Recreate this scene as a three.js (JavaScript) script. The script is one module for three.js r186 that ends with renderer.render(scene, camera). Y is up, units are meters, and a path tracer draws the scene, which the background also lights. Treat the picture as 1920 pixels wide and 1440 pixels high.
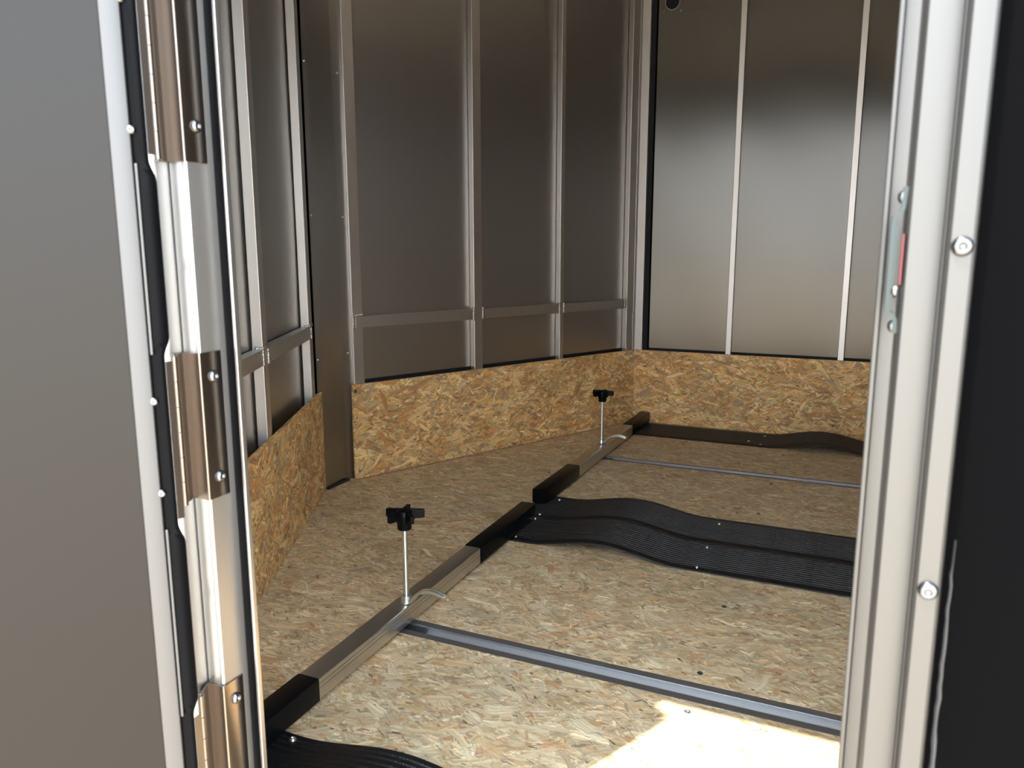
import * as THREE from 'three';
import { RoundedBoxGeometry } from 'three/addons/geometries/RoundedBoxGeometry.js';
import { mergeGeometries, toCreasedNormals } from 'three/addons/utils/BufferGeometryUtils.js';
import { ImprovedNoise } from 'three/addons/math/ImprovedNoise.js';

// ------------------------------------------------------------------ camera, sky, sun, exposure
const scene = new THREE.Scene();
const EYE = 0.74;                                            // lens height above the trailer floor (y = 0)
const camera = new THREE.PerspectiveCamera(2 * Math.atan(720 / 1442) * 180 / Math.PI, 4 / 3, 0.05, 200);
camera.position.set(0, EYE, 0);
camera.rotation.set(-10.14 * Math.PI / 180, 24.24 * Math.PI / 180, -0.08 * Math.PI / 180, 'YXZ');
camera.focus = 1.7;
camera.userData.fStop = 10;
scene.add(camera);

const renderer = new THREE.WebGLRenderer({ antialias: true });
renderer.toneMapping = THREE.LinearToneMapping;
renderer.toneMappingExposure = 9.2;
renderer.shadowMap.enabled = true;

const toSun = new THREE.Vector3(-0.305, 1.55, 0.511).normalize();
// bright hazy summer sky: pale blue overhead, white towards the horizon, thin high cloud
{
  const W = 256, H = 128, px = new Float32Array(W * H * 4), noise = new ImprovedNoise();
  for (let j = 0; j < H; j++) for (let i = 0; i < W; i++) {
    const el = ((j + 0.5) / H - 0.5) * Math.PI, az = (i + 0.5) / W * 2 * Math.PI, y = Math.max(0, Math.sin(el)), c = Math.cos(el);
    let n = 0; for (let o = 0, f = 2.2, a = 0.5; o < 4; o++, f *= 2, a *= 0.5) n += a * noise.noise(c * Math.cos(az) * f + 3, Math.sin(el) * f * 2, c * Math.sin(az) * f + 7);
    const t = Math.pow(y, 0.6), cloud = Math.min(1, Math.max(0, 0.35 + 1.1 * n));
    const air = [1.0 - 0.40 * t, 1.0 - 0.20 * t, 1.02 - 0.02 * t];
    [0, 1, 2].forEach((k) => { px[(j * W + i) * 4 + k] = air[k] + (1.02 - air[k]) * cloud; }); px[(j * W + i) * 4 + 3] = 1;
  }
  const t = new THREE.DataTexture(px, W, H, THREE.RGBAFormat, THREE.FloatType);
  t.mapping = THREE.EquirectangularReflectionMapping; t.magFilter = t.minFilter = THREE.LinearFilter; t.wrapS = THREE.RepeatWrapping; t.needsUpdate = true;
  scene.background = scene.environment = t;
}
const sun = new THREE.DirectionalLight(0xffeed6, 3.0);
sun.position.copy(toSun).multiplyScalar(12);
sun.target.position.set(0, 0, -1);
sun.castShadow = true;
sun.shadow.mapSize.set(4096, 4096);
Object.assign(sun.shadow.camera, { left: -5, right: 5, top: 5, bottom: -5, near: 0.5, far: 30 });
scene.add(sun, sun.target);

// ------------------------------------------------------------------ helpers
function rng(seed) { let s = seed >>> 0; return () => { s = (s + 0x6D2B79F5) >>> 0; let t = s; t = Math.imul(t ^ (t >>> 15), t | 1); t ^= t + Math.imul(t ^ (t >>> 7), t | 61); return ((t ^ (t >>> 14)) >>> 0) / 4294967296; }; }
const used = {};
function numbered(n) { const k = used[n] = (used[n] ?? -1) + 1; return k ? n + '_' + String(k).padStart(3, '0') : n; }
function tag(o, label, category, group, kind) {
  if (label) o.userData.label = label;
  if (category) o.userData.category = category;
  if (group) o.userData.group = group;
  if (kind) o.userData.kind = kind;
  return o;
}
function thing(name, label, category, pos = [0, 0, 0], turn = 0, group) {
  const o = new THREE.Group(); o.name = numbered(name); o.position.set(...pos); o.rotation.y = turn; scene.add(o);
  return tag(o, label, category, group);
}
function structure(name, label, pos = [0, 0, 0], turn = 0) {
  const o = new THREE.Group(); o.name = name; o.position.set(...pos); o.rotation.y = turn; scene.add(o);
  return tag(o, label, null, null, 'structure');
}
function part(name, geo, mat, parent, label) {
  const g = Array.isArray(geo) ? mergeGeometries(geo.map((x) => { const y = x.index ? x.toNonIndexed() : x; for (const k of Object.keys(y.attributes)) if (!['position', 'normal', 'uv'].includes(k)) y.deleteAttribute(k); return y; })) : geo;
  const m = new THREE.Mesh(g, mat); m.castShadow = m.receiveShadow = true;
  const siblings = parent.children.filter((c) => c.name === name || c.name.startsWith(name + '_0')).length;
  m.name = siblings ? name + '_' + String(siblings).padStart(3, '0') : name;
  parent.add(m);
  if (label) m.userData.label = label;
  return m;
}
// uv in metres from the dominant normal
function metric(g, off = [0, 0]) {
  const p = g.attributes.position, n = g.attributes.normal, uv = new Float32Array(p.count * 2);
  for (let i = 0; i < p.count; i++) {
    const ax = Math.abs(n.getX(i)), ay = Math.abs(n.getY(i)), az = Math.abs(n.getZ(i));
    let u, v;
    if (ay >= ax && ay >= az) { u = p.getX(i); v = p.getZ(i); } else if (ax >= az) { u = p.getZ(i); v = p.getY(i); } else { u = p.getX(i); v = p.getY(i); }
    uv[2 * i] = u + off[0]; uv[2 * i + 1] = v + off[1];
  }
  g.setAttribute('uv', new THREE.BufferAttribute(uv, 2));
  return g;
}
// box from corner to corner, edges rounded by r
function box(x0, x1, y0, y1, z0, z1, r = 0, off) {
  const w = x1 - x0, h = y1 - y0, d = z1 - z0;
  const g = r > 0 ? new RoundedBoxGeometry(w, h, d, 2, Math.min(r, w / 2.01, h / 2.01, d / 2.01)) : new THREE.BoxGeometry(w, h, d);
  g.translate((x0 + x1) / 2, (y0 + y1) / 2, (z0 + z1) / 2);
  return metric(g, off);
}
// upright extrusion of a plan outline [[x, z], ...] from y0 to y1
function upright(outline, y0, y1) {
  const s = new THREE.Shape(outline.map(([x, z]) => new THREE.Vector2(x, -z)));
  const g = new THREE.ExtrudeGeometry(s, { depth: y1 - y0, bevelEnabled: false, steps: 1 });
  g.rotateX(-Math.PI / 2); g.translate(0, y0, 0);
  return metric(toCreasedNormals(g, 0.5));
}
// rounds the corners of a plan outline
function soften(pts, r, n = 3) {
  const out = [];
  pts.forEach((p, i) => {
    const a = pts[(i + pts.length - 1) % pts.length], b = pts[(i + 1) % pts.length], rr = p[2] ?? r;
    const la = Math.hypot(a[0] - p[0], a[1] - p[1]), lb = Math.hypot(b[0] - p[0], b[1] - p[1]), q = Math.min(rr, la * 0.45, lb * 0.45);
    const s = [p[0] + (a[0] - p[0]) / la * q, p[1] + (a[1] - p[1]) / la * q], e = [p[0] + (b[0] - p[0]) / lb * q, p[1] + (b[1] - p[1]) / lb * q];
    for (let k = 0; k <= n; k++) { const t = k / n, c = (1 - t) * (1 - t), d = 2 * t * (1 - t), f = t * t; out.push([c * s[0] + d * p[0] + f * e[0], c * s[1] + d * p[1] + f * e[1]]); }
  });
  return out;
}
// closed loft: rings of equal length joined, ends capped
function loft(rings, crease = 0.6) {
  const pos = [], tri = (a, b, c) => pos.push(...a, ...b, ...c), m = rings[0].length;
  for (let i = 0; i + 1 < rings.length; i++) for (let j = 0; j < m; j++) {
    const a = rings[i][j], b = rings[i][(j + 1) % m], c = rings[i + 1][j], d = rings[i + 1][(j + 1) % m];
    tri(a, c, b); tri(b, c, d);
  }
  for (const [ring, flip] of [[rings[0], false], [rings[rings.length - 1], true]]) {
    const cen = [0, 1, 2].map((k) => ring.reduce((t, p) => t + p[k], 0) / m);
    for (let j = 0; j < m; j++) flip ? tri(ring[j], cen, ring[(j + 1) % m]) : tri(ring[j], ring[(j + 1) % m], cen);
  }
  const g = new THREE.BufferGeometry();
  g.setAttribute('position', new THREE.Float32BufferAttribute(pos, 3));
  g.computeVertexNormals();
  return metric(toCreasedNormals(g, crease));
}
const lathe = (pts, n = 20) => { const g = new THREE.LatheGeometry(pts.map(([r, y]) => new THREE.Vector2(r, y)), n); return g; };
const moved = (g, x, y, z) => g.clone().translate(x, y, z);

// ------------------------------------------------------------------ materials
function dataTexture(w, h, rgba, srgb, rx, ry) {
  const t = new THREE.DataTexture(rgba, w, h, THREE.RGBAFormat);
  t.wrapS = t.wrapT = THREE.RepeatWrapping; t.magFilter = THREE.LinearFilter; t.minFilter = THREE.LinearMipmapLinearFilter; t.generateMipmaps = true;
  if (srgb) t.colorSpace = THREE.SRGBColorSpace;
  t.repeat.set(rx, ry); t.needsUpdate = true;
  return t;
}
// tileable value noise, cells across the side
function tileNoise(side, cells, R) {
  const g = new Float32Array(cells * cells), out = new Float32Array(side * side); for (let i = 0; i < g.length; i++) g[i] = R() * 2 - 1;
  const sm = (t) => t * t * (3 - 2 * t);
  for (let y = 0; y < side; y++) for (let x = 0; x < side; x++) {
    const fx = x / side * cells, fy = y / side * cells, ix = Math.floor(fx), iy = Math.floor(fy), tx = sm(fx - ix), ty = sm(fy - iy), a = ix % cells, b = (ix + 1) % cells, c = (iy % cells) * cells, d = ((iy + 1) % cells) * cells;
    out[y * side + x] = (g[c + a] * (1 - tx) + g[c + b] * tx) * (1 - ty) + (g[d + a] * (1 - tx) + g[d + b] * tx) * ty;
  }
  return out;
}
// oriented strand board: thousands of wood strands laid over each other, each with its own tone, grain and ragged fibres
function strandBoard(side, metres, seed, tones, spread, len, wid, warp, blend) {
  const R = rng(seed), rgba = new Uint8Array(side * side * 4), bump = new Uint8Array(side * side * 4), px = side / metres;
  const mm = px / 1000, WX = tileNoise(side, Math.round(metres * 28), R), WY = tileNoise(side, Math.round(metres * 28), R), VX = tileNoise(side, Math.round(metres * 110), R), VY = tileNoise(side, Math.round(metres * 110), R);
  const dirt = tileNoise(side, Math.round(metres * 9), R);
  for (let i = 0; i < side * side; i++) { rgba.set([170, 140, 102, 255], i * 4); bump.set([90, 90, 90, 255], i * 4); }
  const total = Math.round(metres * metres / (len * wid) * 22), base = [0, 1, 2].map((k) => tones.reduce((t, c) => t + c[k], 0) / tones.length * 0.94);
  for (let i = 0; i < side * side; i++) for (let k = 0; k < 3; k++) rgba[i * 4 + k] = base[k];
  for (let k = 0; k < total; k++) {
    const late = k / total, small = R() < (late < 0.12 ? 0.1 : late < 0.5 ? 0.6 : 0.88);
    const L = len * (small ? 0.12 + 0.4 * R() : 0.6 + 0.9 * R()) * px, W = wid * (small ? 0.10 + 0.3 * R() : 0.5 + 1.4 * R() * R()) * px;
    const a = (R() + R() + R() - 1.5) * spread, c = Math.cos(a), s = Math.sin(a), cx = R() * side, cy = R() * side;
    const tone = tones[Math.floor(R() * tones.length)], lift = small ? 0.78 + 0.38 * R() : 0.93 + 0.14 * R(), height = 70 + 150 * R();
    const streak = [], cut = []; let v = 0;
    for (let j = 0; j < W + 6; j++) { v = v * 0.5 + (R() - 0.5) * 0.22; streak.push(v); cut.push(0.55 + 0.45 * R()); }
    const p2 = R() * 6.28, dark = R() < 0.35 ? 0.78 : 0.93, mix = 1 - blend * R(), m = 5 * warp * mm;
    const rx = Math.ceil((Math.abs(c) * L + Math.abs(s) * W) / 2 + m) + 1, ry = Math.ceil((Math.abs(s) * L + Math.abs(c) * W) / 2 + m) + 1;
    for (let y = -ry; y <= ry; y++) for (let x = -rx; x <= rx; x++) {
      const X = ((Math.floor(cx + x) % side) + side) % side, Y = ((Math.floor(cy + y) % side) + side) % side, n = Y * side + X;
      const xx = x + (WX[n] * 4 + VX[n] * 1.3) * warp * mm, yy = y + (WY[n] * 4 + VY[n] * 1.3) * warp * mm;
      const u = xx * c + yy * s, w = -xx * s + yy * c, aw = Math.abs(w) / (W / 2), au = Math.abs(u) / (L / 2);
      if (aw > 1 || au > 1) continue;
      const f = Math.min(streak.length - 1, Math.max(0, Math.floor(w + W / 2 + 0.8 * Math.sin(u * 0.06 + p2))));
      if (au > cut[f] * (1 - 0.25 * aw)) continue;
      const i = n * 4, q = streak[f], t = lift * (1 + q) * (aw > 0.86 && w > 0 ? dark : 1);  // one long edge painted darker as the strand's shadow line
      for (let k3 = 0; k3 < 3; k3++) rgba[i + k3] = Math.min(255, rgba[i + k3] * (1 - mix) + tone[k3] * t * mix);
      bump[i] = bump[i + 1] = bump[i + 2] = Math.min(255, Math.max(0, height * (1 + 0.6 * q)));
    }
  }
  for (let n = 0; n < side * side; n++) { const d = 1 - 0.07 * Math.max(0, dirt[n]); for (let k = 0; k < 3; k++) rgba[n * 4 + k] *= d; }
  for (let k = 0; k < metres * metres * 900; k++) {         // bark flecks and splinters
    const thin = R() < 0.6, L = (thin ? 4 + 14 * R() * R() : 2 + 6 * R()) * mm, W = (thin ? 0.6 : 0.8 + 1.6 * R()) * mm, a = (R() - 0.5) * spread * 1.5, cx = R() * side, cy = R() * side, d = 0.40 + 0.45 * R();
    for (let u = -L; u <= L; u++) for (let w = -W; w <= W; w++) {
      if ((u / L) ** 2 + (w / W) ** 2 > 1) continue;
      const X = ((Math.floor(cx + u * Math.cos(a) - w * Math.sin(a)) % side) + side) % side, Y = ((Math.floor(cy + u * Math.sin(a) + w * Math.cos(a)) % side) + side) % side, i = (Y * side + X) * 4;
      rgba[i] *= d; rgba[i + 1] *= d * 0.92; rgba[i + 2] *= d * 0.85;
    }
  }
  return { map: dataTexture(side, side, rgba, true, 1 / metres, 1 / metres), bump: dataTexture(side, side, bump, false, 1 / metres, 1 / metres) };
}
const floorTones = [[208, 186, 148], [202, 178, 138], [218, 202, 170], [196, 168, 126], [188, 156, 114], [206, 186, 154], [190, 172, 140], [188, 148, 108], [212, 194, 160], [202, 178, 144], [216, 200, 168], [180, 160, 128]];
const kickTones = [[238, 198, 132], [219, 174, 112], [250, 217, 157], [198, 151, 97], [241, 205, 147], [182, 156, 120], [215, 151, 89], [231, 188, 124], [245, 212, 159], [175, 136, 92], [205, 172, 122]];
const boardA = strandBoard(2048, 2.0, 11, floorTones, 1.1, 0.060, 0.016, 1.2, 0.45);
const boardB = strandBoard(2048, 1.6, 29, kickTones, 1.15, 0.080, 0.016, 0.8, 0.35);
const pebble = (() => { const R = rng(77), a = tileNoise(256, 64, R), b = tileNoise(256, 128, R), px = new Uint8Array(256 * 256 * 4); for (let i = 0; i < a.length; i++) { const q = 128 + 70 * a[i] + 50 * b[i]; px.set([q, q, q, 255], i * 4); } return dataTexture(256, 256, px, false, 10, 10); })();
const M = {};
M.floorBoard = new THREE.MeshStandardMaterial({ map: boardA.map, bumpMap: boardA.bump, bumpScale: 0.0008, roughness: 0.62 });
M.kickBoard = new THREE.MeshStandardMaterial({ map: boardB.map, bumpMap: boardB.bump, bumpScale: 0.0008, roughness: 0.72 });
// brushed grain: streaks along u
function brushed(side, seed, along, rough0, rough1, stretchX, stretchY) {
  const R = rng(seed), rgba = new Uint8Array(side * side * 4);
  const base = new Float32Array(side * side); for (let i = 0; i < base.length; i++) base[i] = R();
  const acc = new Float32Array(side * side);
  for (let y = 0; y < side; y++) { let v = 0.5; for (let x = -along * 3; x < side; x++) { const i = y * side + ((x + side) % side); v += (base[i] - v) / along; if (x >= 0) acc[i] = v; } }
  let lo = 9, hi = -9; for (const v of acc) { lo = Math.min(lo, v); hi = Math.max(hi, v); }
  for (let i = 0; i < acc.length; i++) { const q = 255 * (rough0 + (rough1 - rough0) * (acc[i] - lo) / (hi - lo)); rgba.set([q, q, q, 255], i * 4); }
  return dataTexture(side, side, rgba, false, stretchX, stretchY);
}
const grain = brushed(512, 5, 40, 0.0, 1.0, 2.5, 6);
const grainUp = grain.clone(); grainUp.rotation = Math.PI / 2; grainUp.repeat.set(10, 8); grainUp.needsUpdate = true;
const grainRough = brushed(512, 8, 12, 0.9, 1.0, 5, 5);
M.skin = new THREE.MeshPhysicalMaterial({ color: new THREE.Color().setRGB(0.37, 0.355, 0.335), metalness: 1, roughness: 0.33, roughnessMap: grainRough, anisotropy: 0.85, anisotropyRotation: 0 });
M.skinFarDimmed = M.skin.clone(); M.skinFarDimmed.color.setRGB(0.235, 0.226, 0.208); M.skinFarDimmed.roughness = 0.37; M.skinFarDimmed.anisotropy = 0.965;  // darker copy of the skin, dims the doorway reflection on the far wall
M.tube = new THREE.MeshStandardMaterial({ color: new THREE.Color().setRGB(0.62, 0.61, 0.595), metalness: 1, roughness: 0.46, bumpMap: grain, bumpScale: 0.00003 });
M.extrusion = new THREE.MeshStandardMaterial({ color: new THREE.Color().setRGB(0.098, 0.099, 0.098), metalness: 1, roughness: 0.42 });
M.extrusionLifted = new THREE.MeshStandardMaterial({ color: new THREE.Color().setRGB(0.42, 0.42, 0.415), metalness: 1, roughness: 0.4 });  // lighter copy of the extrusion, brightens the hinge side jamb the sun misses
M.track = new THREE.MeshStandardMaterial({ color: new THREE.Color().setRGB(0.92, 0.93, 0.94), metalness: 1, roughness: 0.46 });
M.trim = new THREE.MeshStandardMaterial({ color: new THREE.Color().setRGB(0.112, 0.114, 0.117), metalness: 1, roughness: 0.5 });
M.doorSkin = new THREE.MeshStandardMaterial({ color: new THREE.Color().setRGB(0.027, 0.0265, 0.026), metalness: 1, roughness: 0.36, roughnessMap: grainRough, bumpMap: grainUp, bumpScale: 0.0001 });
M.charcoal = new THREE.MeshPhysicalMaterial({ color: new THREE.Color().setRGB(0.0008, 0.0009, 0.0012), roughness: 0.5, specularIntensity: 0.03 });
M.steel = new THREE.MeshStandardMaterial({ color: new THREE.Color().setRGB(0.23, 0.20, 0.175), metalness: 1, roughness: 0.28 });
M.zinc = new THREE.MeshStandardMaterial({ color: new THREE.Color().setRGB(0.66, 0.72, 0.70), metalness: 1, roughness: 0.32 });
M.plated = new THREE.MeshStandardMaterial({ color: new THREE.Color().setRGB(0.17, 0.175, 0.18), metalness: 1, roughness: 0.22 });
M.galvanised = new THREE.MeshStandardMaterial({ color: new THREE.Color().setRGB(0.050, 0.060, 0.060), metalness: 1, roughness: 0.3 });
M.darkScrew = new THREE.MeshStandardMaterial({ color: new THREE.Color().setRGB(0.10, 0.11, 0.13), metalness: 0.8, roughness: 0.4 });
M.greyScrew = new THREE.MeshStandardMaterial({ color: new THREE.Color().setRGB(0.30, 0.34, 0.38), metalness: 0.9, roughness: 0.45 });
M.bar = new THREE.MeshStandardMaterial({ color: new THREE.Color().setRGB(0.58, 0.565, 0.545), metalness: 1, roughness: 0.30, bumpMap: grain, bumpScale: 0.00003 });
M.flange = new THREE.MeshStandardMaterial({ color: new THREE.Color().setRGB(0.36, 0.37, 0.39), metalness: 1, roughness: 0.5 });
M.weld = new THREE.MeshStandardMaterial({ color: new THREE.Color().setRGB(0.60, 0.58, 0.56), metalness: 1, roughness: 0.3 });
M.plastic = new THREE.MeshPhysicalMaterial({ color: new THREE.Color().setRGB(0.0025, 0.003, 0.0038), roughness: 0.46, bumpMap: pebble, bumpScale: 0.0007, specularIntensity: 1.0 });
M.cap = new THREE.MeshPhysicalMaterial({ color: new THREE.Color().setRGB(0.002, 0.0025, 0.0035), roughness: 0.36, specularIntensity: 0.22 });
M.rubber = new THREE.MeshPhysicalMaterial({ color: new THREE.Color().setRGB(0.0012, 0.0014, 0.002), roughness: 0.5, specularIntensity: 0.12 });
M.mattBlack = new THREE.MeshStandardMaterial({ color: new THREE.Color().setRGB(0.004, 0.006, 0.01), roughness: 0.8 });  // near-black for gap strips, hole backing and subfloor
M.sealant = new THREE.MeshStandardMaterial({ color: new THREE.Color().setRGB(0.02, 0.02, 0.021), metalness: 0, roughness: 0.6 });
M.red = new THREE.MeshStandardMaterial({ color: new THREE.Color().setRGB(0.09, 0.012, 0.018), metalness: 0, roughness: 0.5 });
M.white = new THREE.MeshStandardMaterial({ color: new THREE.Color().setRGB(0.82, 0.80, 0.77), roughness: 0.6 });
M.ground = new THREE.MeshStandardMaterial({ color: new THREE.Color().setRGB(0.50, 0.455, 0.40), roughness: 0.95 });

// ------------------------------------------------------------------ plan of the trailer
const CEIL = 1.89, KICK = 0.31, BACK = 2.7;
const FAR = -3.154, NEAR = -0.606, MID = -1.88;

// ground outside
{
  const g = new THREE.PlaneGeometry(80, 80, 1, 1); g.rotateX(-Math.PI / 2); g.translate(0, -0.55, 0);
  const m = part('ground', metric(g), M.ground, scene); tag(m, 'grey gravel yard the trailer stands on', null, null, 'structure');
}
// screws: countersunk head with a cross recess (axis +y, face at y = 0.0012)
const screwGeo = (() => {
  const s = new THREE.Shape(); s.absarc(0, 0, 0.0048, 0, Math.PI * 2, false);
  const h = new THREE.Path(), a = 0.0006, b = 0.0026;
  h.setFromPoints([[-a, -b], [a, -b], [a, -a], [b, -a], [b, a], [a, a], [a, b], [-a, b], [-a, a], [-b, a], [-b, -a], [-a, -a]].map(([x, y]) => new THREE.Vector2(x, y)));
  s.holes.push(h);
  const top = new THREE.ExtrudeGeometry(s, { depth: 0.0006, bevelEnabled: true, bevelSize: 0.0004, bevelThickness: 0.0003, bevelSegments: 1, curveSegments: 10 });
  top.rotateX(-Math.PI / 2); top.translate(0, 0.0003, 0);
  const under = new THREE.CylinderGeometry(0.0047, 0.0047, 0.0006, 14).translate(0, 0.0001, 0);
  return mergeGeometries([top.toNonIndexed ? (top.index ? top.toNonIndexed() : top) : top, under.toNonIndexed()]);
})();
// pan-head screw with a socket (axis +z), r 0.0058
const panGeo = (() => {
  const g = lathe([[0.0001, 0.0018], [0.0018, 0.0018], [0.0020, 0.0034], [0.0026, 0.0040], [0.0040, 0.0034], [0.0052, 0.0020], [0.0058, 0.0004], [0.0058, -0.001]], 20);
  g.rotateX(Math.PI / 2);
  return g;
})();
const rivetGeo = (() => { const g = lathe([[0.0001, 0.0022], [0.0012, 0.0022], [0.0014, 0.0030], [0.0024, 0.0026], [0.0036, 0.0014], [0.0040, 0], [0.0040, -0.001]], 14); g.rotateX(Math.PI / 2); return g; })();
function place(geo, mat, parent, name, x, y, z, rx = 0, ry = 0) { const m = part(name, geo, mat, parent); m.position.set(x, y, z); m.rotation.set(rx, ry, 0); return m; }

// ------------------------------------------------------------------ floor
const TR = [-1.207, -2.553], TW = 0.0305;                     // floor tracks and their half width
const floor = structure('floor', 'strand board trailer floor in sheets between two metal tracks');
{
  const nose = (z) => z < -1.981 ? -1.47 + (-1.981 - z) / (3.16 - 1.981) * 0.612 : z > -1.84 ? -1.47 + (z + 1.84) / (1.84 - 0.6) * 0.612 : -1.47;
  const sheet = (z0, z1, u) => {
    const zs = [z0, ...[-1.981, -1.84].filter((z) => z > z0 && z < z1), z1];
    return metric(upright([...zs.map((z) => [nose(z) - 0.03, z]), [BACK, z1], [BACK, z0]], -0.018, 0), u);
  };
  part('floor_panel', sheet(FAR - 0.02, TR[1] - TW, [0.3, 0.9]), M.floorBoard, floor);
  part('floor_panel', sheet(TR[1] + TW, TR[0] - TW, [0.0, 0.2]), M.floorBoard, floor);
  part('floor_panel', sheet(TR[0] + TW, NEAR + 0.03, [0.7, 0.1]), M.floorBoard, floor);
  // strips of board in line with the tracks, ahead of them
  for (const z of TR) part('floor_panel', metric(upright([[nose(z) - 0.03, z - TW], [nose(z) - 0.03, z + TW], [-0.80, z + TW], [-0.80, z - TW]], -0.018, 0), [0.1, 0.4]), M.floorBoard, floor);
  part('subfloor', box(-1.6, BACK, -0.07, -0.0181, FAR - 0.05, NEAR + 0.05), M.mattBlack, floor);
  for (const [x, z] of [[-0.212, -1.545], [-0.209, -1.268], [-0.206, -1.145], [-0.216, -2.165], [-0.214, -2.468], [-0.211, -2.844], [-0.214, -2.596], [-0.838, -1.206], [-0.9, -2.3]]) place(screwGeo, M.darkScrew, floor, 'screw', x, 0.0002, z);
}

// ------------------------------------------------------------------ walls
const wob = (seed) => { const R = rng(seed), a = [R(), R(), R(), R()]; return (u, v) => Math.sin(v * (3.1 + a[0]) + a[1] * 6) * 0.5 + Math.sin(v * (7.3 + 2 * a[2]) + a[3] * 6 + u * 2) * 0.25; };
// a sheet of skin between x0 and x1 in wall coordinates, gently oil-canned
function sheet(x0, x1, y0, y1, z, seed, amp, thick = 0.002) {
  const g = new THREE.BoxGeometry(x1 - x0, y1 - y0, thick, 28, 90, 1); g.translate((x0 + x1) / 2, (y0 + y1) / 2, z - thick / 2);
  const p = g.attributes.position, f = wob(seed);
  for (let i = 0; i < p.count; i++) {
    const u = (p.getX(i) - x0) / (x1 - x0), v = (p.getY(i) - y0) / (y1 - y0), e = Math.sin(Math.PI * Math.min(1, Math.max(0, u)));
    p.setZ(i, p.getZ(i) + amp * e * f(u, p.getY(i)));
  }
  g.computeVertexNormals();
  const q = g.attributes.position, uv = g.attributes.uv; for (let i = 0; i < q.count; i++) uv.setXY(i, q.getX(i), q.getY(i));
  return g;
}
function bead(pts, r, seed) {                                 // a weld: overlapping drops along a line
  const R = rng(seed), list = [];
  for (let i = 0; i + 1 < pts.length; i++) {
    const a = pts[i], b = pts[i + 1], L = Math.hypot(b[0] - a[0], b[1] - a[1], b[2] - a[2]), n = Math.max(2, Math.round(L / (r * 0.7)));
    for (let k = 0; k < n; k++) {
      const t = (k + 0.5) / n, g = new THREE.IcosahedronGeometry(r * (0.75 + 0.5 * R()), 1);
      g.scale(1, 1, 0.8); g.translate(a[0] + (b[0] - a[0]) * t + (R() - 0.5) * r * 0.5, a[1] + (b[1] - a[1]) * t + (R() - 0.5) * r * 0.5, a[2] + (b[2] - a[2]) * t);
      list.push(g);
    }
  }
  return list;
}
const D0 = -0.011, D1 = -0.036;                               // stud front and back behind the kick board's face
function kick(parent, x0, x1, off, screws, mat = M.kickBoard) {
  const k = part('kick_panel', box(x0, x1, 0.002, KICK, -0.010, 0, 0.0008, off), mat, parent);
  for (const [x, y, dark] of screws) place(screwGeo, dark ? M.darkScrew : M.greyScrew, k, 'screw', x, y, 0.0001, Math.PI / 2);
  return k;
}

// far half of the nose (wall coordinates: x along it from the nose, z towards the inside)
const farNose = structure('wall_front_right', 'brushed metal nose wall with studs and rail above strand board', [-1.44, 0, -1.967], Math.atan2(0.89509667, 0.44587212));
{
  const w = farNose, L = 1.327;
  const bays = [[-0.02, 0.51, 3], [0.51, 0.911, 7], [0.911, 1.36, 12]];
  for (const [a, b, s] of bays) part('skin_panel', sheet(a, b, 0.0, CEIL, D1 - 0.001, s, 0.0012), M.skin, w);
  part('outer_skin', box(-0.03, 1.42, -0.2, CEIL + 0.05, -0.046, -0.042), M.charcoal, w);
  for (const [a, b] of [[0.016, 0.054], [0.491, 0.528], [0.900, 0.921], [1.279, 1.316], [1.320, 1.357]]) part('stud', box(a, b, 0.0, CEIL, D1, D0, 0.0025), M.tube, w);
  for (const [a, b] of [[0.027, 0.491], [0.528, 0.900], [0.921, 1.268]]) part('rail', box(a, b, 0.487, 0.5235, D1 + 0.001, D0 + 0.0004, 0.002), M.tube, w);
  part('gap_shade', box(0.03, 1.28, 0.0, KICK + 0.008, D1 - 0.0005, D1 + 0.003), M.mattBlack, w, 'black strip painted as the shaded gap behind the top edge of the strand board');  // black sheet set in as the shade of the gap behind the board
  kick(w, 0.003, L - 0.006, [0.0, 0.0], [[0.012, 0.289, 1], [0.503, 0.294], [0.905, 0.298], [1.30, 0.296], [0.018, 0.027], [0.515, 0.027], [0.93, 0.035], [1.29, 0.05]]);
  const z = D0 + 0.001;
  const welds = [[[0.018, 0.527, z], [0.052, 0.529, z]], [[0.020, 0.49, z], [0.020, 0.522, z]], [[0.489, 0.485, z], [0.489, 0.525, z]], [[0.530, 0.487, z], [0.530, 0.527, z]], [[0.899, 0.487, z], [0.899, 0.524, z]], [[0.922, 0.487, z], [0.922, 0.524, z]], [[1.268, 0.49, z], [1.268, 0.525, z]], [[1.318, 0.41, z - 0.001], [1.318, 0.47, z - 0.001]], [[0.489, 0.528, z], [0.489, 0.528, D1 + 0.012]], [[0.898, 0.527, z], [0.898, 0.527, D1 + 0.012]]];
  welds.forEach((p, i) => part('weld_bead', bead(p, 0.0036, 50 + i), M.weld, w));
}
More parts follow.
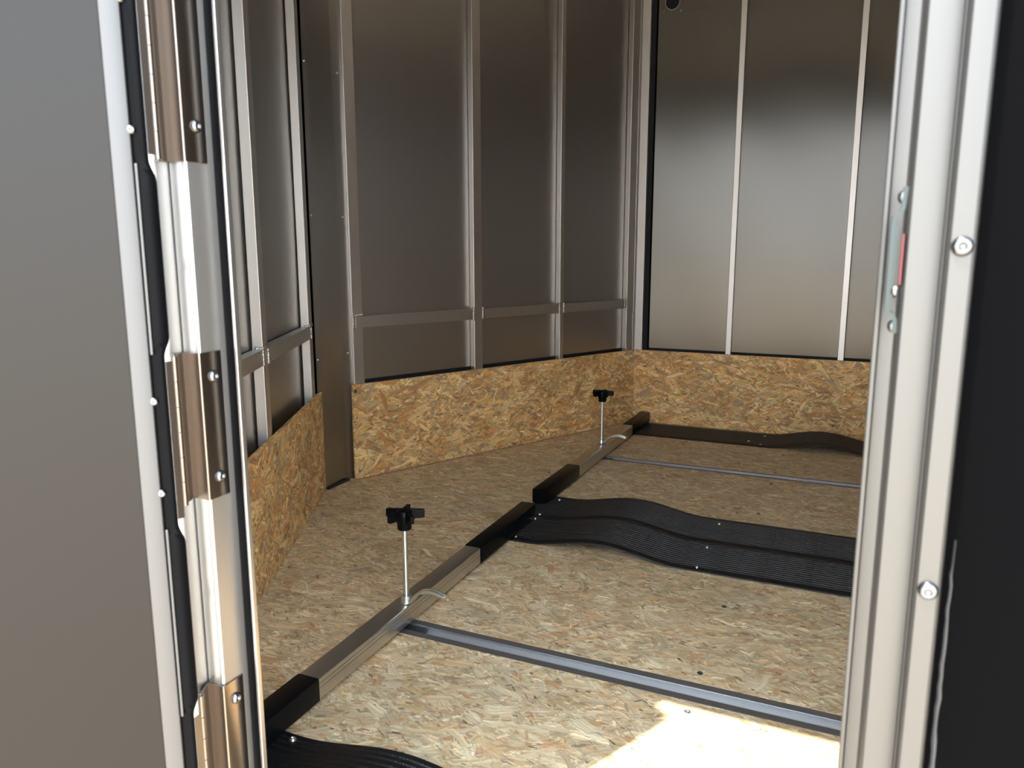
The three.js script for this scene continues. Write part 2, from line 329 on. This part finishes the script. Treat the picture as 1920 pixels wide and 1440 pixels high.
// near half of the nose (x runs from the side wall, negative, to the nose at 0)
const nearNose = structure('wall_front_left', 'brushed metal nose wall beside the door with studs and rail', [-1.456, 0, -1.84], Math.atan2(0.89083969, -0.45431778));
{
  const w = nearNose;
  for (const [a, b, s] of [[-1.35, -0.99, 17], [-0.99, -0.553, 21], [-0.553, 0.02, 26]]) part('skin_panel', sheet(a, b, 0.0, CEIL, D1 - 0.004, s, 0.0045), M.skin, w);
  part('outer_skin', box(-1.42, 0.03, -0.2, CEIL + 0.05, -0.056, -0.052), M.charcoal, w);
  for (const [a, b] of [[-0.083, -0.042], [-0.572, -0.534], [-1.03, -0.992], [-1.33, -1.29]]) part('stud', box(a, b, 0.0, CEIL, D1, D0, 0.0025), M.tube, w);
  for (const [a, b] of [[-0.534, -0.062], [-0.992, -0.572]]) part('rail', box(a, b, 0.478, 0.5145, D1 + 0.001, D0 + 0.0004, 0.002), M.tube, w);
  kick(w, -1.36, -0.004, [0.55, 0.75], [[-0.02, 0.285], [-0.03, 0.03], [-0.55, 0.29], [-0.55, 0.035]]);
  const z = D0 + 0.001;
  [[[-0.085, 0.518, z], [-0.05, 0.518, z]], [[-0.062, 0.48, z], [-0.062, 0.512, z]], [[-0.574, 0.517, z], [-0.536, 0.517, z]], [[-0.533, 0.478, z], [-0.533, 0.512, z]], [[-0.574, 0.478, z], [-0.574, 0.512, z]], [[-0.574, 0.516, z], [-0.574, 0.516, D1 + 0.01]], [[-0.085, 0.516, z], [-0.085, 0.516, D1 + 0.01]]].forEach((p, i) => part('weld_bead', bead(p, 0.0040, 80 + i), M.weld, w));
}
// folded plate across the point of the nose
const nosePlate = structure('trim_1', 'dark folded metal plate across the nose corner, riveted');
{
  const w = nosePlate, t = 0.0015;
  const line = [[-1.4455, -1.807], [-1.4605, -1.845], [-1.4665, -1.957], [-1.4525, -1.992]];
  const inner = soften([...line.map((p) => [p[0], p[1]])], 0.006).slice(4, -4);
  const mid = [line[0], ...inner, line[3]];
  part('folded_plate', upright([...mid, ...mid.slice().reverse().map((p) => [p[0] - t, p[1]])], 0.002, CEIL), M.skin, w);
  for (const y of [0.41, 0.829, 1.246]) { place(rivetGeo, M.zinc, w, 'rivet', -1.4568, y, -1.978, 0, 1.19); place(rivetGeo, M.zinc, w, 'rivet', -1.4484, y, -1.818, 0, 1.947); }
  part('outer_skin', upright([[-1.50, -1.78], [-1.50, -2.04], [-1.496, -2.04], [-1.496, -1.78]], -0.2, CEIL + 0.05), M.charcoal, w);
  part('sealant_bead', box(-1.461, -1.452, 0.0, 0.006, -1.957, -1.848, 0.002), M.sealant, w);
}
// far side wall
const farWall = structure('wall_right', 'brushed metal far side wall with flat studs above strand board', [0, 0, FAR]);
{
  const w = farWall, hole = [-0.747, 1.678, 0.028];
  const bays = [[-0.80, -0.473, 33], [-0.473, -0.052, 36], [-0.052, 0.37, 41], [0.37, 0.79, 44]];
  bays.forEach(([a, b, s], i) => {
    if (i) { part('skin_panel', sheet(a, b, KICK + 0.005, CEIL, D1 - 0.001, s, 0.0042), M.skinFarDimmed, w); return; }
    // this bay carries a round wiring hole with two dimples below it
    part('skin_panel', sheet(a, b, KICK + 0.005, hole[1] - 0.05, D1 - 0.001, s, 0.0042), M.skinFarDimmed, w);
    const sh = new THREE.Shape([[a, hole[1] - 0.05], [b, hole[1] - 0.05], [b, CEIL], [a, CEIL]].map(([x, y]) => new THREE.Vector2(x, y)));
    const h = new THREE.Path(); h.absarc(hole[0], hole[1], hole[2], 0, Math.PI * 2, true); sh.holes.push(h);
    const g = new THREE.ExtrudeGeometry(sh, { depth: 0.002, bevelEnabled: false, curveSegments: 28 }); g.translate(0, 0, D1 - 0.003);
    const top = part('skin_panel', metric(g), M.skinFarDimmed, w);
    const rim = new THREE.TorusGeometry(hole[2], 0.0012, 8, 40); rim.translate(hole[0], hole[1], D1 - 0.001);
    part('hole_rim', rim, M.tube, top);
    for (const [dx, dy] of [[-0.034, -0.028], [0.032, -0.034]]) { const d = lathe([[0.0002, 0.0022], [0.0015, 0.0020], [0.0038, 0.0008], [0.0065, -0.0004]], 14); d.rotateX(Math.PI / 2); d.translate(hole[0] + dx, hole[1] + dy, D1 - 0.001); part('dimple', d, M.skinFarDimmed, top); }
    part('hole_backing', box(hole[0] - 0.04, hole[0] + 0.04, hole[1] - 0.04, hole[1] + 0.04, D1 - 0.007, D1 - 0.0055), M.mattBlack, top);
  });
  part('skin_panel', box(0.79, BACK, KICK, CEIL, D1 - 0.003, D1 - 0.001), M.skinFarDimmed, w);
  part('outer_skin', box(-0.88, BACK, -0.2, CEIL + 0.05, -0.048, -0.0435), M.charcoal, w);
  part('corner_post', box(-0.861, -0.824, 0.0, CEIL, D1, D0, 0.0025), M.tube, w);
  part('dark_strip', box(-0.8235, -0.806, KICK - 0.02, CEIL, D1 - 0.0005, D1 + 0.006, 0.002), M.mattBlack, w, 'black strip between corner post and metal skin');  // plain black strip filling the space beside the corner post
  for (const [a, b] of [[-0.480, -0.4585], [-0.061, -0.0385], [0.36, 0.382], [0.78, 0.802], [1.2, 1.222]]) part('stud', box(a, b, 0.0, CEIL, D1, D0, 0.002), M.tube, w);
  part('gap_shade', box(-0.80, BACK, 0.0, KICK + 0.007, D1 - 0.0005, D1 + 0.003), M.mattBlack, w, 'black strip painted as the shaded gap behind the top edge of the strand board');  // shade of the gap above the board, put in as a black sheet
  kick(w, -0.8535, 1.55, [0.31, 0.38], [[-0.849, 0.286], [-0.476, 0.297], [-0.482, 0.056], [-0.847, 0.051], [-0.057, 0.294], [-0.058, 0.056, 1]]);
  kick(w, 1.552, BACK, [0.9, 0.1], []);
}
// near side wall with the door opening
const JL = -0.548, JR = 0.0222, HEAD = 1.55, SILL = 0.02;
const nearWall = structure('wall_left', 'dark charcoal side wall of the trailer around the open door');
{
  const w = nearWall, oz = -0.5265, iz = -0.5695;
  part('outer_skin', box(JR + 0.0385, BACK, -0.25, CEIL + 0.05, oz - 0.003, oz, 0), M.charcoal, w);
  part('outer_skin', box(-0.87, JL - 0.036, -0.25, CEIL + 0.05, oz - 0.003, oz), M.charcoal, w);
  part('outer_skin', box(JL - 0.036, JR + 0.0385, HEAD + 0.036, CEIL + 0.05, oz - 0.003, oz), M.charcoal, w);
  part('outer_skin', box(JL - 0.036, JR + 0.0385, -0.25, -0.02, oz - 0.003, oz), M.charcoal, w);
  part('skin_panel', box(JR + 0.02, BACK, 0, CEIL, iz - 0.002, iz), M.skin, w);
  part('skin_panel', box(-0.87, JL - 0.02, 0, CEIL, iz - 0.002, iz), M.skin, w);
  part('skin_panel', box(JL - 0.02, JR + 0.02, HEAD + 0.02, CEIL, iz - 0.002, iz), M.skin, w);
  for (const [a, b] of [[JL - 0.085, JL - 0.047], [JR + 0.024, JR + 0.062], [0.46, 0.482], [0.88, 0.902], [1.3, 1.322]]) part('stud', box(a, b, 0, CEIL, -0.595, iz - 0.002, 0.002), M.tube, w);
  part('kick_panel', box(JR + 0.02, BACK, 0.002, KICK, NEAR, -0.596, 0.0008, [0.2, 0.6]), M.kickBoard, w);
  part('kick_panel', box(-0.86, JL - 0.075, 0.002, KICK, NEAR, -0.596, 0.0008, [0.5, 0.3]), M.kickBoard, w);
  // run of sealant along the seam
  const R = rng(4), rings = [];
  for (let i = 0; i <= 60; i++) { const y = 0.10 + 0.46 * i / 60, wd = 0.0008 + 0.0030 * (1 - i / 60) * (0.7 + 0.6 * R()), c = JR + 0.0425 + (R() - 0.5) * 0.0008; rings.push(Array.from({ length: 8 }, (_, k) => [c + wd * Math.cos(k * Math.PI / 4), y, oz + 0.0016 * Math.sin(k * Math.PI / 4)])); }
  part('sealant_bead', loft(rings, 1.2), M.sealant, w);
}
const rearWall = structure('wall_rear', 'closed rear of the trailer');
part('rear_panel', box(BACK, BACK + 0.05, -0.2, CEIL + 0.05, FAR - 0.05, NEAR + 0.08), M.kickBoard, rearWall);
const ceiling = structure('ceiling', 'pale trailer roof lining');
part('roof_panel', upright([[-1.50, -1.99], [-1.50, -1.83], [-0.90, -0.52], [BACK + 0.05, -0.52], [BACK + 0.05, FAR - 0.05], [-0.90, FAR - 0.05]], CEIL, CEIL + 0.06), M.white, ceiling);

// ------------------------------------------------------------------ door frame
// plan outline of the jamb, s = +1 towards the opening's far side; x measured from the reveal outwards
function jambOutline(reveal, s, stop) {
  const p = [[-stop, -0.5505, 0.0015], [-stop, -0.5565, 0.0015], [-stop + 0.004, -0.5585, 0.001], [0.03, -0.5585, 0.001], [0.03, -0.528, 0.001], [0.0355, -0.528, 0.001], [0.0355, -0.5055, 0.0045], [0.0215, -0.5055, 0.003], [0.0215, -0.5225, 0.0006], [0.0200, -0.5225, 0.0006], [0.0200, -0.5195, 0.003], [0.0, -0.5195, 0.005], [0.0, -0.5555, 0.001], [-stop + 0.0035, -0.5555, 0.001], [-stop + 0.0035, -0.5505, 0.0015]];
  const q = p.map(([x, z, r]) => [reveal + s * x, z, r]);
  return soften(s > 0 ? q : q.reverse(), 0.001);
}
const frame = structure('trim_2', 'bright mill-finish aluminium frame of the door opening');
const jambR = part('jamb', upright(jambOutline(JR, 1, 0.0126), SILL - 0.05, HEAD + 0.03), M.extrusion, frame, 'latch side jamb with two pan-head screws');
const jambL = part('jamb', upright(jambOutline(JL, -1, 0.0148), SILL - 0.05, HEAD + 0.03), M.extrusionLifted, frame, 'hinge side jamb');
part('dark_strip', upright(soften([[JL + 0.0002, -0.5556], [JL + 0.0002, -0.5520], [JL + 0.0108, -0.5520], [JL + 0.0108, -0.5556]], 0.0018), SILL - 0.02, HEAD), M.rubber, frame, 'dark rubber strip along the stop of the hinge side jamb');
for (const y of [0.7397, 0.533, 0.95, 0.30, 1.2]) place(panGeo, M.plated, jambR, 'screw', JR + 0.0285, y, -0.5050);
for (const y of [0.722, 0.40, 1.05]) place(panGeo, M.plated, jambL, 'screw', JL - 0.0275, y, -0.5050);
{
  part('head_rail', box(JL - 0.0355, JR + 0.0355, HEAD, HEAD + 0.036, -0.528, -0.5055, 0.002), M.extrusion, frame);
  part('head_stop', box(JL - 0.03, JR + 0.03, HEAD - 0.013, HEAD + 0.03, -0.5585, -0.528, 0.0015), M.extrusion, frame);
  part('sill', box(JL - 0.0355, JR + 0.0355, SILL - 0.05, SILL - 0.018, -0.60, -0.5055, 0.002), M.extrusion, frame);
}

// ------------------------------------------------------------------ hinges on the left jamb
const AX = [-0.5577, -0.4985], OPEN = 125 * Math.PI / 180;                                // hinge pin in plan
const hinges = [
  [0.814, 1.09, 'topmost brown-grey steel hinge, reaching out of the top of the picture', [0.845, 0.955, 1.06]],
  [0.504, 0.644, 'middle brown-grey steel hinge on the left jamb, whole in view', [0.524, 0.621]],
  [0.06, 0.311, 'lowest hinge, golden with reflected light, cut by the bottom of the picture', [0.10, 0.20, 0.291]]];
for (const [y0, y1, label, screws] of hinges) {
  const h = thing('hinge', label, 'hinge', [AX[0], y0, AX[1]], 0, 'hinges of the open door'), H = y1 - y0, t = 0.0016;
  // leaf folded over the jamb: pin > slope > face > reveal
  const P = [[-0.0012, -0.003], [-0.0068, -0.0150], [-0.0098, -0.0194], [0.0102, -0.0190], [0.0112, -0.0200], [0.0112, -0.0455]];
  const Q = P.map(([x, z], i) => [x + (i > 3 ? -t : i === 3 ? -t * 0.3 : t * 0.2), z - (i > 3 ? 0 : t * 0.2)]);
  const leafPoly = [...P.map(([x, z]) => [x, z]), ...[[0.0096, -0.0455], [0.0096, -0.0206], [-0.0105, -0.0208], [-0.0086, -0.0160], [-0.0030, -0.0035]]];
  part('jamb_leaf', upright(soften(leafPoly, 0.0006, 2), 0, H), M.steel, h);
  const th = OPEN, eu = [Math.cos(th), Math.sin(th)], ew = [Math.sin(th), -Math.cos(th)];
  const dl = [[0.002, 0.0005], [0.0045, 0.016], [0.0062, 0.0325], [0.0108, 0.0365], [0.0108, 0.0379], [0.0052, 0.0355], [0.003, 0.017], [0.0005, 0.0010]].map(([u, w]) => [u * eu[0] + w * ew[0], u * eu[1] + w * ew[1]]);
  part('door_leaf', upright(dl, 0, H), M.steel, h);
  const n = Math.max(4, Math.round(H / 0.0235));
  for (let i = 0; i < n; i++) { const a = H * i / n, b = H * (i + 1) / n - 0.0006; part('knuckle', new THREE.CylinderGeometry(0.0034, 0.0034, b - a, 14).translate(0, (a + b) / 2, 0), M.steel, h); }
  part('pin', new THREE.CylinderGeometry(0.0018, 0.0018, H + 0.003, 10).translate(0, H / 2, 0), M.plated, h);
  for (const y of screws) place(panGeo, M.plated, h, 'screw', 0.0112, y - y0, -0.034, 0, Math.PI / 2);
}

// ------------------------------------------------------------------ the open door
const door = structure('door_1', 'open side door of the trailer, its metal inner face towards the camera', [AX[0] - 0.0062 * Math.cos(OPEN), 0, AX[1] - 0.0062 * Math.sin(OPEN)], Math.atan2(-Math.sin(OPEN), Math.cos(OPEN)));
{
  const w = door, y0 = 0.03, y1 = HEAD + 0.01;
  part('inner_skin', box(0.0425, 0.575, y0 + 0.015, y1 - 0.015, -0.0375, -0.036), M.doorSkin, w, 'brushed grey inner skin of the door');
  part('outer_skin', box(0.02, 0.60, y0, y1, -0.004, -0.001), M.charcoal, w, 'charcoal outer skin');
  const sec = soften([[0.0285, -0.0385, 0.001], [0.030, -0.0405, 0.001], [0.0420, -0.0405, 0.0012], [0.0443, -0.0405, 0.0008], [0.0443, -0.037, 0.0005], [0.0443, -0.003, 0.0005], [0.0165, -0.003, 0.001], [0.0165, -0.030, 0.001], [0.0285, -0.030, 0.001]], 0.001);
  part('stile', upright(sec, y0, y1), M.trim, w, 'pale aluminium edge of the door');
  part('stile', box(0.575, 0.6, y0, y1, -0.0405, -0.003, 0.001), M.trim, w);
  part('top_rail', box(0.0443, 0.575, y1 - 0.017, y1, -0.0405, -0.003, 0.001), M.trim, w);
  part('bottom_rail', box(0.0443, 0.575, y0, y0 + 0.017, -0.0405, -0.003, 0.001), M.trim, w);
  // black bulb seal, pulled in beside the hinges
  const zones = hinges.map(([a, b]) => [a - 0.004, b + 0.004]), rings = [];
  const near = (y) => { let k = 0; for (const [a, b] of zones) { const d = y < a ? a - y : y > b ? y - b : 0; k = Math.max(k, 1 - Math.min(1, d / 0.018)); } return k * k * (3 - 2 * k); };
  for (let i = 0; i <= 520; i++) {
    const y = y0 + 0.01 + (y1 - y0 - 0.02) * i / 520, k = near(y), a = 0.0125 + 0.0047 * k, b = 0.0276 + 0.0006 * k, dp = 0.0075 - 0.002 * k;
    const c = (a + b) / 2, r = (b - a) / 2;
    rings.push(Array.from({ length: 14 }, (_, j) => { const t = j / 14 * Math.PI * 2, x = c + r * Math.cos(t); return [x, y, -0.0335 - dp * (0.55 + 0.45 * Math.sin(t)) + 0.0006 * Math.cos(3 * t)]; }));
  }
  part('seal', loft(rings, 1.2), M.rubber, w, 'black rubber bulb seal');
  const gaps = [[y0, 0.056], [0.318, 0.497], [0.651, 0.806], [1.098, y1]];
  for (const [a, b] of gaps) part('seal_lip', box(0.0262, 0.0284, a, b, -0.0412, -0.034, 0.0007), M.trim, w);
  for (const y of [0.09, 0.255, 0.53, 0.611, 0.832, 0.93, 1.06]) place(rivetGeo, M.plated, w, 'rivet', 0.0287, y, -0.0385, 0, Math.PI);
}

// ------------------------------------------------------------------ latch strike on the right jamb
{
  const s = thing('latch_strike', 'zinc latch strike with bent tabs on the inner edge of the right jamb', 'latch', [JR, 0.687, -0.533]);
  const curve = (pts, wd, t) => loft(pts.map(([x, y], i) => { const a = pts[Math.max(0, i - 1)], b = pts[Math.min(pts.length - 1, i + 1)], L = Math.hypot(b[0] - a[0], b[1] - a[1]), n = [-(b[1] - a[1]) / L, (b[0] - a[0]) / L]; return [[x + n[0] * t, y + n[1] * t, -wd], [x + n[0] * t, y + n[1] * t, wd], [x - n[0] * t, y - n[1] * t, wd], [x - n[0] * t, y - n[1] * t, -wd]]; }));
  part('strike_plate', curve([[-0.0012, 0.0], [-0.0016, 0.008], [-0.0030, 0.011], [-0.0058, 0.013], [-0.0064, 0.017], [-0.0066, 0.066], [-0.0060, 0.070], [-0.0030, 0.073], [-0.0020, 0.076], [-0.0012, 0.088]], 0.006, 0.0013), M.galvanised, s);
  part('strike_bar', curve([[-0.0048, 0.016], [-0.0046, 0.066]], 0.004, 0.0010), M.galvanised, s);
  for (const [y, x] of [[0.004, -0.0022], [0.082, -0.0024], [0.0255, -0.0030]]) { const g = rivetGeo.clone().rotateY(-Math.PI / 2); place(g, M.plated, s, 'rivet', x, y, 0.001); }
  part('red_label', box(-0.0012, -0.0004, 0.030, 0.060, 0.002, 0.0125), M.red, s, 'worn red mark behind the plate');
}

// ------------------------------------------------------------------ floor tracks
for (const [i, z] of TR.entries()) {
  const o = thing('floor_track', i ? 'thin metal slot track across the floor farther back' : 'wide metal slot track across the floor nearest the door', 'track', [0, 0, z], 0, 'slot tracks in the floor');
  const x0 = -0.80, x1 = BACK, a = 0.0125, b = TW - 0.0006, prof = (y0, y1, z0, z1, r = 0.0008) => box(x0, x1, y0, y1, z0, z1, r);
  part('flange', prof(-0.004, -0.0004, -b, -a), M.flange, o);
  part('flange', prof(-0.004, -0.0004, a, b), M.flange, o);
  // rounded trough under the slot
  const s = [], n = 12; for (let k = 0; k <= n; k++) { const t = k / n; s.push([-0.021 + 0.042 * t, -0.0075 - 0.0062 * Math.sin(Math.PI * t)]); }
  const ring = (x) => [...s.map(([zz, y]) => [x, y, zz]), ...s.slice().reverse().map(([zz]) => [x, -0.0172, zz])];
  part('channel', [loft([ring(x0), ring(x1)], 0.5), prof(-0.0165, -0.003, -b, -0.0205, 0), prof(-0.0165, -0.003, 0.0205, b, 0)], M.track, o);
}

// ------------------------------------------------------------------ ski guides (ribbed black strips)
function guide(label, z0, z1, hump, bolts, x0 = -0.80, x1 = 1.6) {
  const o = thing('ski_guide', label, 'ski guide', [0, 0, 0], 0, 'ribbed black ski guides'), W = z1 - z0;
  const lift = (x) => hump.reduce((t, [c, h, hw]) => { const d = Math.abs(x - c) / hw; return t + (d < 1 ? h * Math.cos(d * Math.PI / 2) ** 2 : 0); }, 0);
  const top = [[0, 0.0006], [0.0015, 0.0024], [0.014, 0.0064], [0.0172, 0.0058], [0.0185, 0.0034]];
  const ribs = Math.max(2, Math.round((W - 0.0185 - 0.013) / 0.0118)), pitch = (W - 0.0185 - 0.013) / ribs;
  for (let k = 0; k < ribs; k++) { const a = 0.0185 + k * pitch; top.push([a + pitch * 0.14, 0.0036], [a + pitch * 0.27, 0.0056], [a + pitch * 0.73, 0.0056], [a + pitch * 0.86, 0.0036]); }
  top.push([W - 0.013, 0.0036], [W - 0.011, 0.0054], [W - 0.002, 0.0052], [W, 0.0015]);
  const rings = [];
  for (let i = 0; i <= 150; i++) {
    const x = x0 + (x1 - x0) * (i / 150) ** 1.25, y = 0.0004 + lift(x);
    rings.push([...top.map(([d, h]) => [x, y + h, z1 - d]), [x, y, z0], [x, y, z1]]);
  }
  part('ribbed_strip', loft(rings, 0.35), M.plastic, o);
  for (const [x, d] of bolts) { const g = panGeo.clone().rotateX(-Math.PI / 2).scale(0.8, 0.8, 0.8); place(g, M.zinc, o, 'screw', x, 0.0052 + lift(x), z1 - d); }
  return o;
}
const midHump = [[-0.535, 0.026, 0.20], [0.36, 0.026, 0.2]];
guide('ribbed black guide strip at the bottom of the picture, nearest the door', -0.836, -0.836 + 0.19, midHump, []);
guide('wavy ribbed black strip of the middle pair, its nearer half', -1.8815, -1.697, midHump, [[-0.761, 0.017], [-0.767, 0.161], [-0.30, 0.014], [-0.30, 0.145]], -0.822);
guide('wavy ribbed black strip of the middle pair, its farther half', -2.064, -1.8825, midHump, [[-0.769, 0.013], [-0.763, 0.151], [-0.30, 0.139]], -0.822);
guide('black guide strip lying along the far side wall', -3.125, -2.92, [[-0.09, 0.030, 0.21]], [[-0.30, 0.162], [-0.30, 0.017], [-0.348, 0.057]]);
place(panGeo.clone().rotateX(-Math.PI / 2), M.zinc, scene.getObjectByName('ski_guide'), 'screw', -0.735, 0.0052, -0.836 + 0.014);

// ------------------------------------------------------------------ tie-down bars and their clamps
function tieBar(label, a, b, capA, capB) {
  const dx = b[0] - a[0], dz = b[1] - a[1], L = Math.hypot(dx, dz);
  const o = thing('tie_down_bar', label, 'tie-down bar', [a[0], 0.0, a[1]], Math.atan2(-dz, dx), 'tie-down bars across the floor');
  const y0 = 0.0082, w = 0.020, y1 = 0.0468;
  // tube with a shallow groove along each side
  const sec = soften([[-w, y0], [w, y0], [w, y0 + 0.021, 0.0003], [w - 0.0005, y0 + 0.0215, 0.0003], [w - 0.0005, y0 + 0.0235, 0.0003], [w, y0 + 0.024, 0.0003], [w, y0 + 0.0285, 0.0003], [w - 0.0005, y0 + 0.029, 0.0003], [w - 0.0005, y0 + 0.0305, 0.0003], [w, y0 + 0.031, 0.0003], [w, y1], [-w, y1]], 0.003);
  part('tube', loft([0.004, L - 0.004].map((x) => sec.map(([z, y]) => [x, y, z])), 0.35), M.bar, o, 'brushed aluminium square tube');
  const cap = (x0, x1) => {
    const c = w + 0.0016, p = soften([[-c, y0 - 0.0014], [c, y0 - 0.0014], [c, y1 + 0.0016], [-c, y1 + 0.0016]], 0.004);
    const at = (x, k) => p.map(([z, y]) => [x, (y - 0.026) * k + 0.026, z * k]);
    part('end_sleeve', loft([at(x0, 0.93), at(x0 + 0.002, 0.98), at(x0 + 0.004, 1), at(x1 - 0.0015, 1), at(x1, 0.985)], 0.5), M.cap, o, 'black plastic sleeve');
  };
  cap(0, capA); cap(L - capB, L);
  return o;
}
tieBar('square aluminium tie-down bar with black sleeves, nearer the door', [-0.7765, -0.655], [-0.7905, -1.862], 0.262, 0.342);
tieBar('square aluminium tie-down bar with black sleeves, reaching the far wall', [-0.8055, -1.977], [-0.7960, -3.146], 0.288, 0.262);

function clamp(label, x, z, turn) {
  const o = thing('screw_clamp', label, 'clamp', [x, 0.0470, z], 0, 'hook clamps standing on the tie-down bars');
  // threaded rod
  const prof = [[0.0001, -0.03]]; for (let y = -0.03; y < 0.158; y += 0.0021) prof.push([0.0050, y], [0.0056, y + 0.0007], [0.0050, y + 0.0014]);
  prof.push([0.0001, 0.158]);
  part('threaded_rod', lathe(prof, 16), M.zinc, o);
  // knob with five wings
  const hub = lathe([[0.0001, 0.1535], [0.0125, 0.1535], [0.0140, 0.1550], [0.0145, 0.170], [0.0160, 0.182], [0.0150, 0.1905], [0.010, 0.1935], [0.0001, 0.1940]], 24);
  const wings = [];
  for (let k = 0; k < 5; k++) {
    const s = new THREE.Shape(); s.moveTo(0.008, 0.166); s.lineTo(0.016, 0.168); s.quadraticCurveTo(0.018, 0.1745, 0.022, 0.1755); s.lineTo(0.0365, 0.1755); s.quadraticCurveTo(0.0385, 0.1755, 0.0385, 0.1775); s.lineTo(0.0385, 0.1885); s.quadraticCurveTo(0.0385, 0.1905, 0.0365, 0.1905); s.lineTo(0.024, 0.1915); s.quadraticCurveTo(0.014, 0.1935, 0.008, 0.1935);
    const g = new THREE.ExtrudeGeometry(s, { depth: 0.0060, bevelEnabled: true, bevelSize: 0.0008, bevelThickness: 0.0008, bevelSegments: 2 }); g.translate(0, 0, -0.0030);
    g.rotateY(turn + k * Math.PI * 0.4); wings.push(g);
  }
  part('knob', [hub, ...wings], M.cap, o, 'black five-winged plastic knob');
  // boss and curved arm of the hook
  const boss = lathe([[0.0058, 0.0175], [0.0100, 0.0170], [0.0108, 0.0150], [0.0108, 0.0060], [0.0120, 0.0045], [0.0120, 0.0003], [0.0058, 0.0003]], 24);
  const path = new THREE.CatmullRomCurve3([[0.006, 0.0045], [0.014, 0.0070], [0.021, 0.0165], [0.031, 0.0260], [0.046, 0.0325], [0.062, 0.0340], [0.078, 0.0310], [0.088, 0.0275]].map(([a, b]) => new THREE.Vector3(a, b, 0)));
  const rings = [], N = 30;
  for (let i = 0; i <= N; i++) {
    const t = i / N, p = path.getPointAt(t), d = path.getTangentAt(t), n = [-d.y, d.x], k = 1 - 0.12 * t, e = i === N ? 0.75 : 1;
    rings.push([[-0.0068, 0.0034], [-0.0062, 0.0042], [-0.0040, 0.0042], [-0.0032, 0.0020], [0.0032, 0.0020], [0.0040, 0.0042], [0.0062, 0.0042], [0.0068, 0.0034], [0.0066, -0.0016], [0.0040, -0.0030], [-0.0040, -0.0030], [-0.0066, -0.0016]].map(([zz, q]) => [p.x + n[0] * q * e, p.y + n[1] * q * e, zz * k * e]));
  }
  part('hook', [boss, loft(rings, 0.5)], M.zinc, o, 'cast zinc hook arm');
  part('slot_plate', box(-0.030, 0.040, -0.0545, -0.0510, -0.0115, 0.0115, 0.0008), M.darkScrew, o, 'dark plate in the track slot');
  return o;
}
const c1 = clamp('hook clamp with winged black knob on the nearer bar', -0.7735, -1.209, 0.65);
const c2 = clamp('hook clamp with winged black knob on the bar by the far wall', -0.8025, -2.560, 0.35);

scene.traverse((o) => { if (o.isMesh) { o.castShadow = true; o.receiveShadow = true; } });
renderer.render(scene, camera);
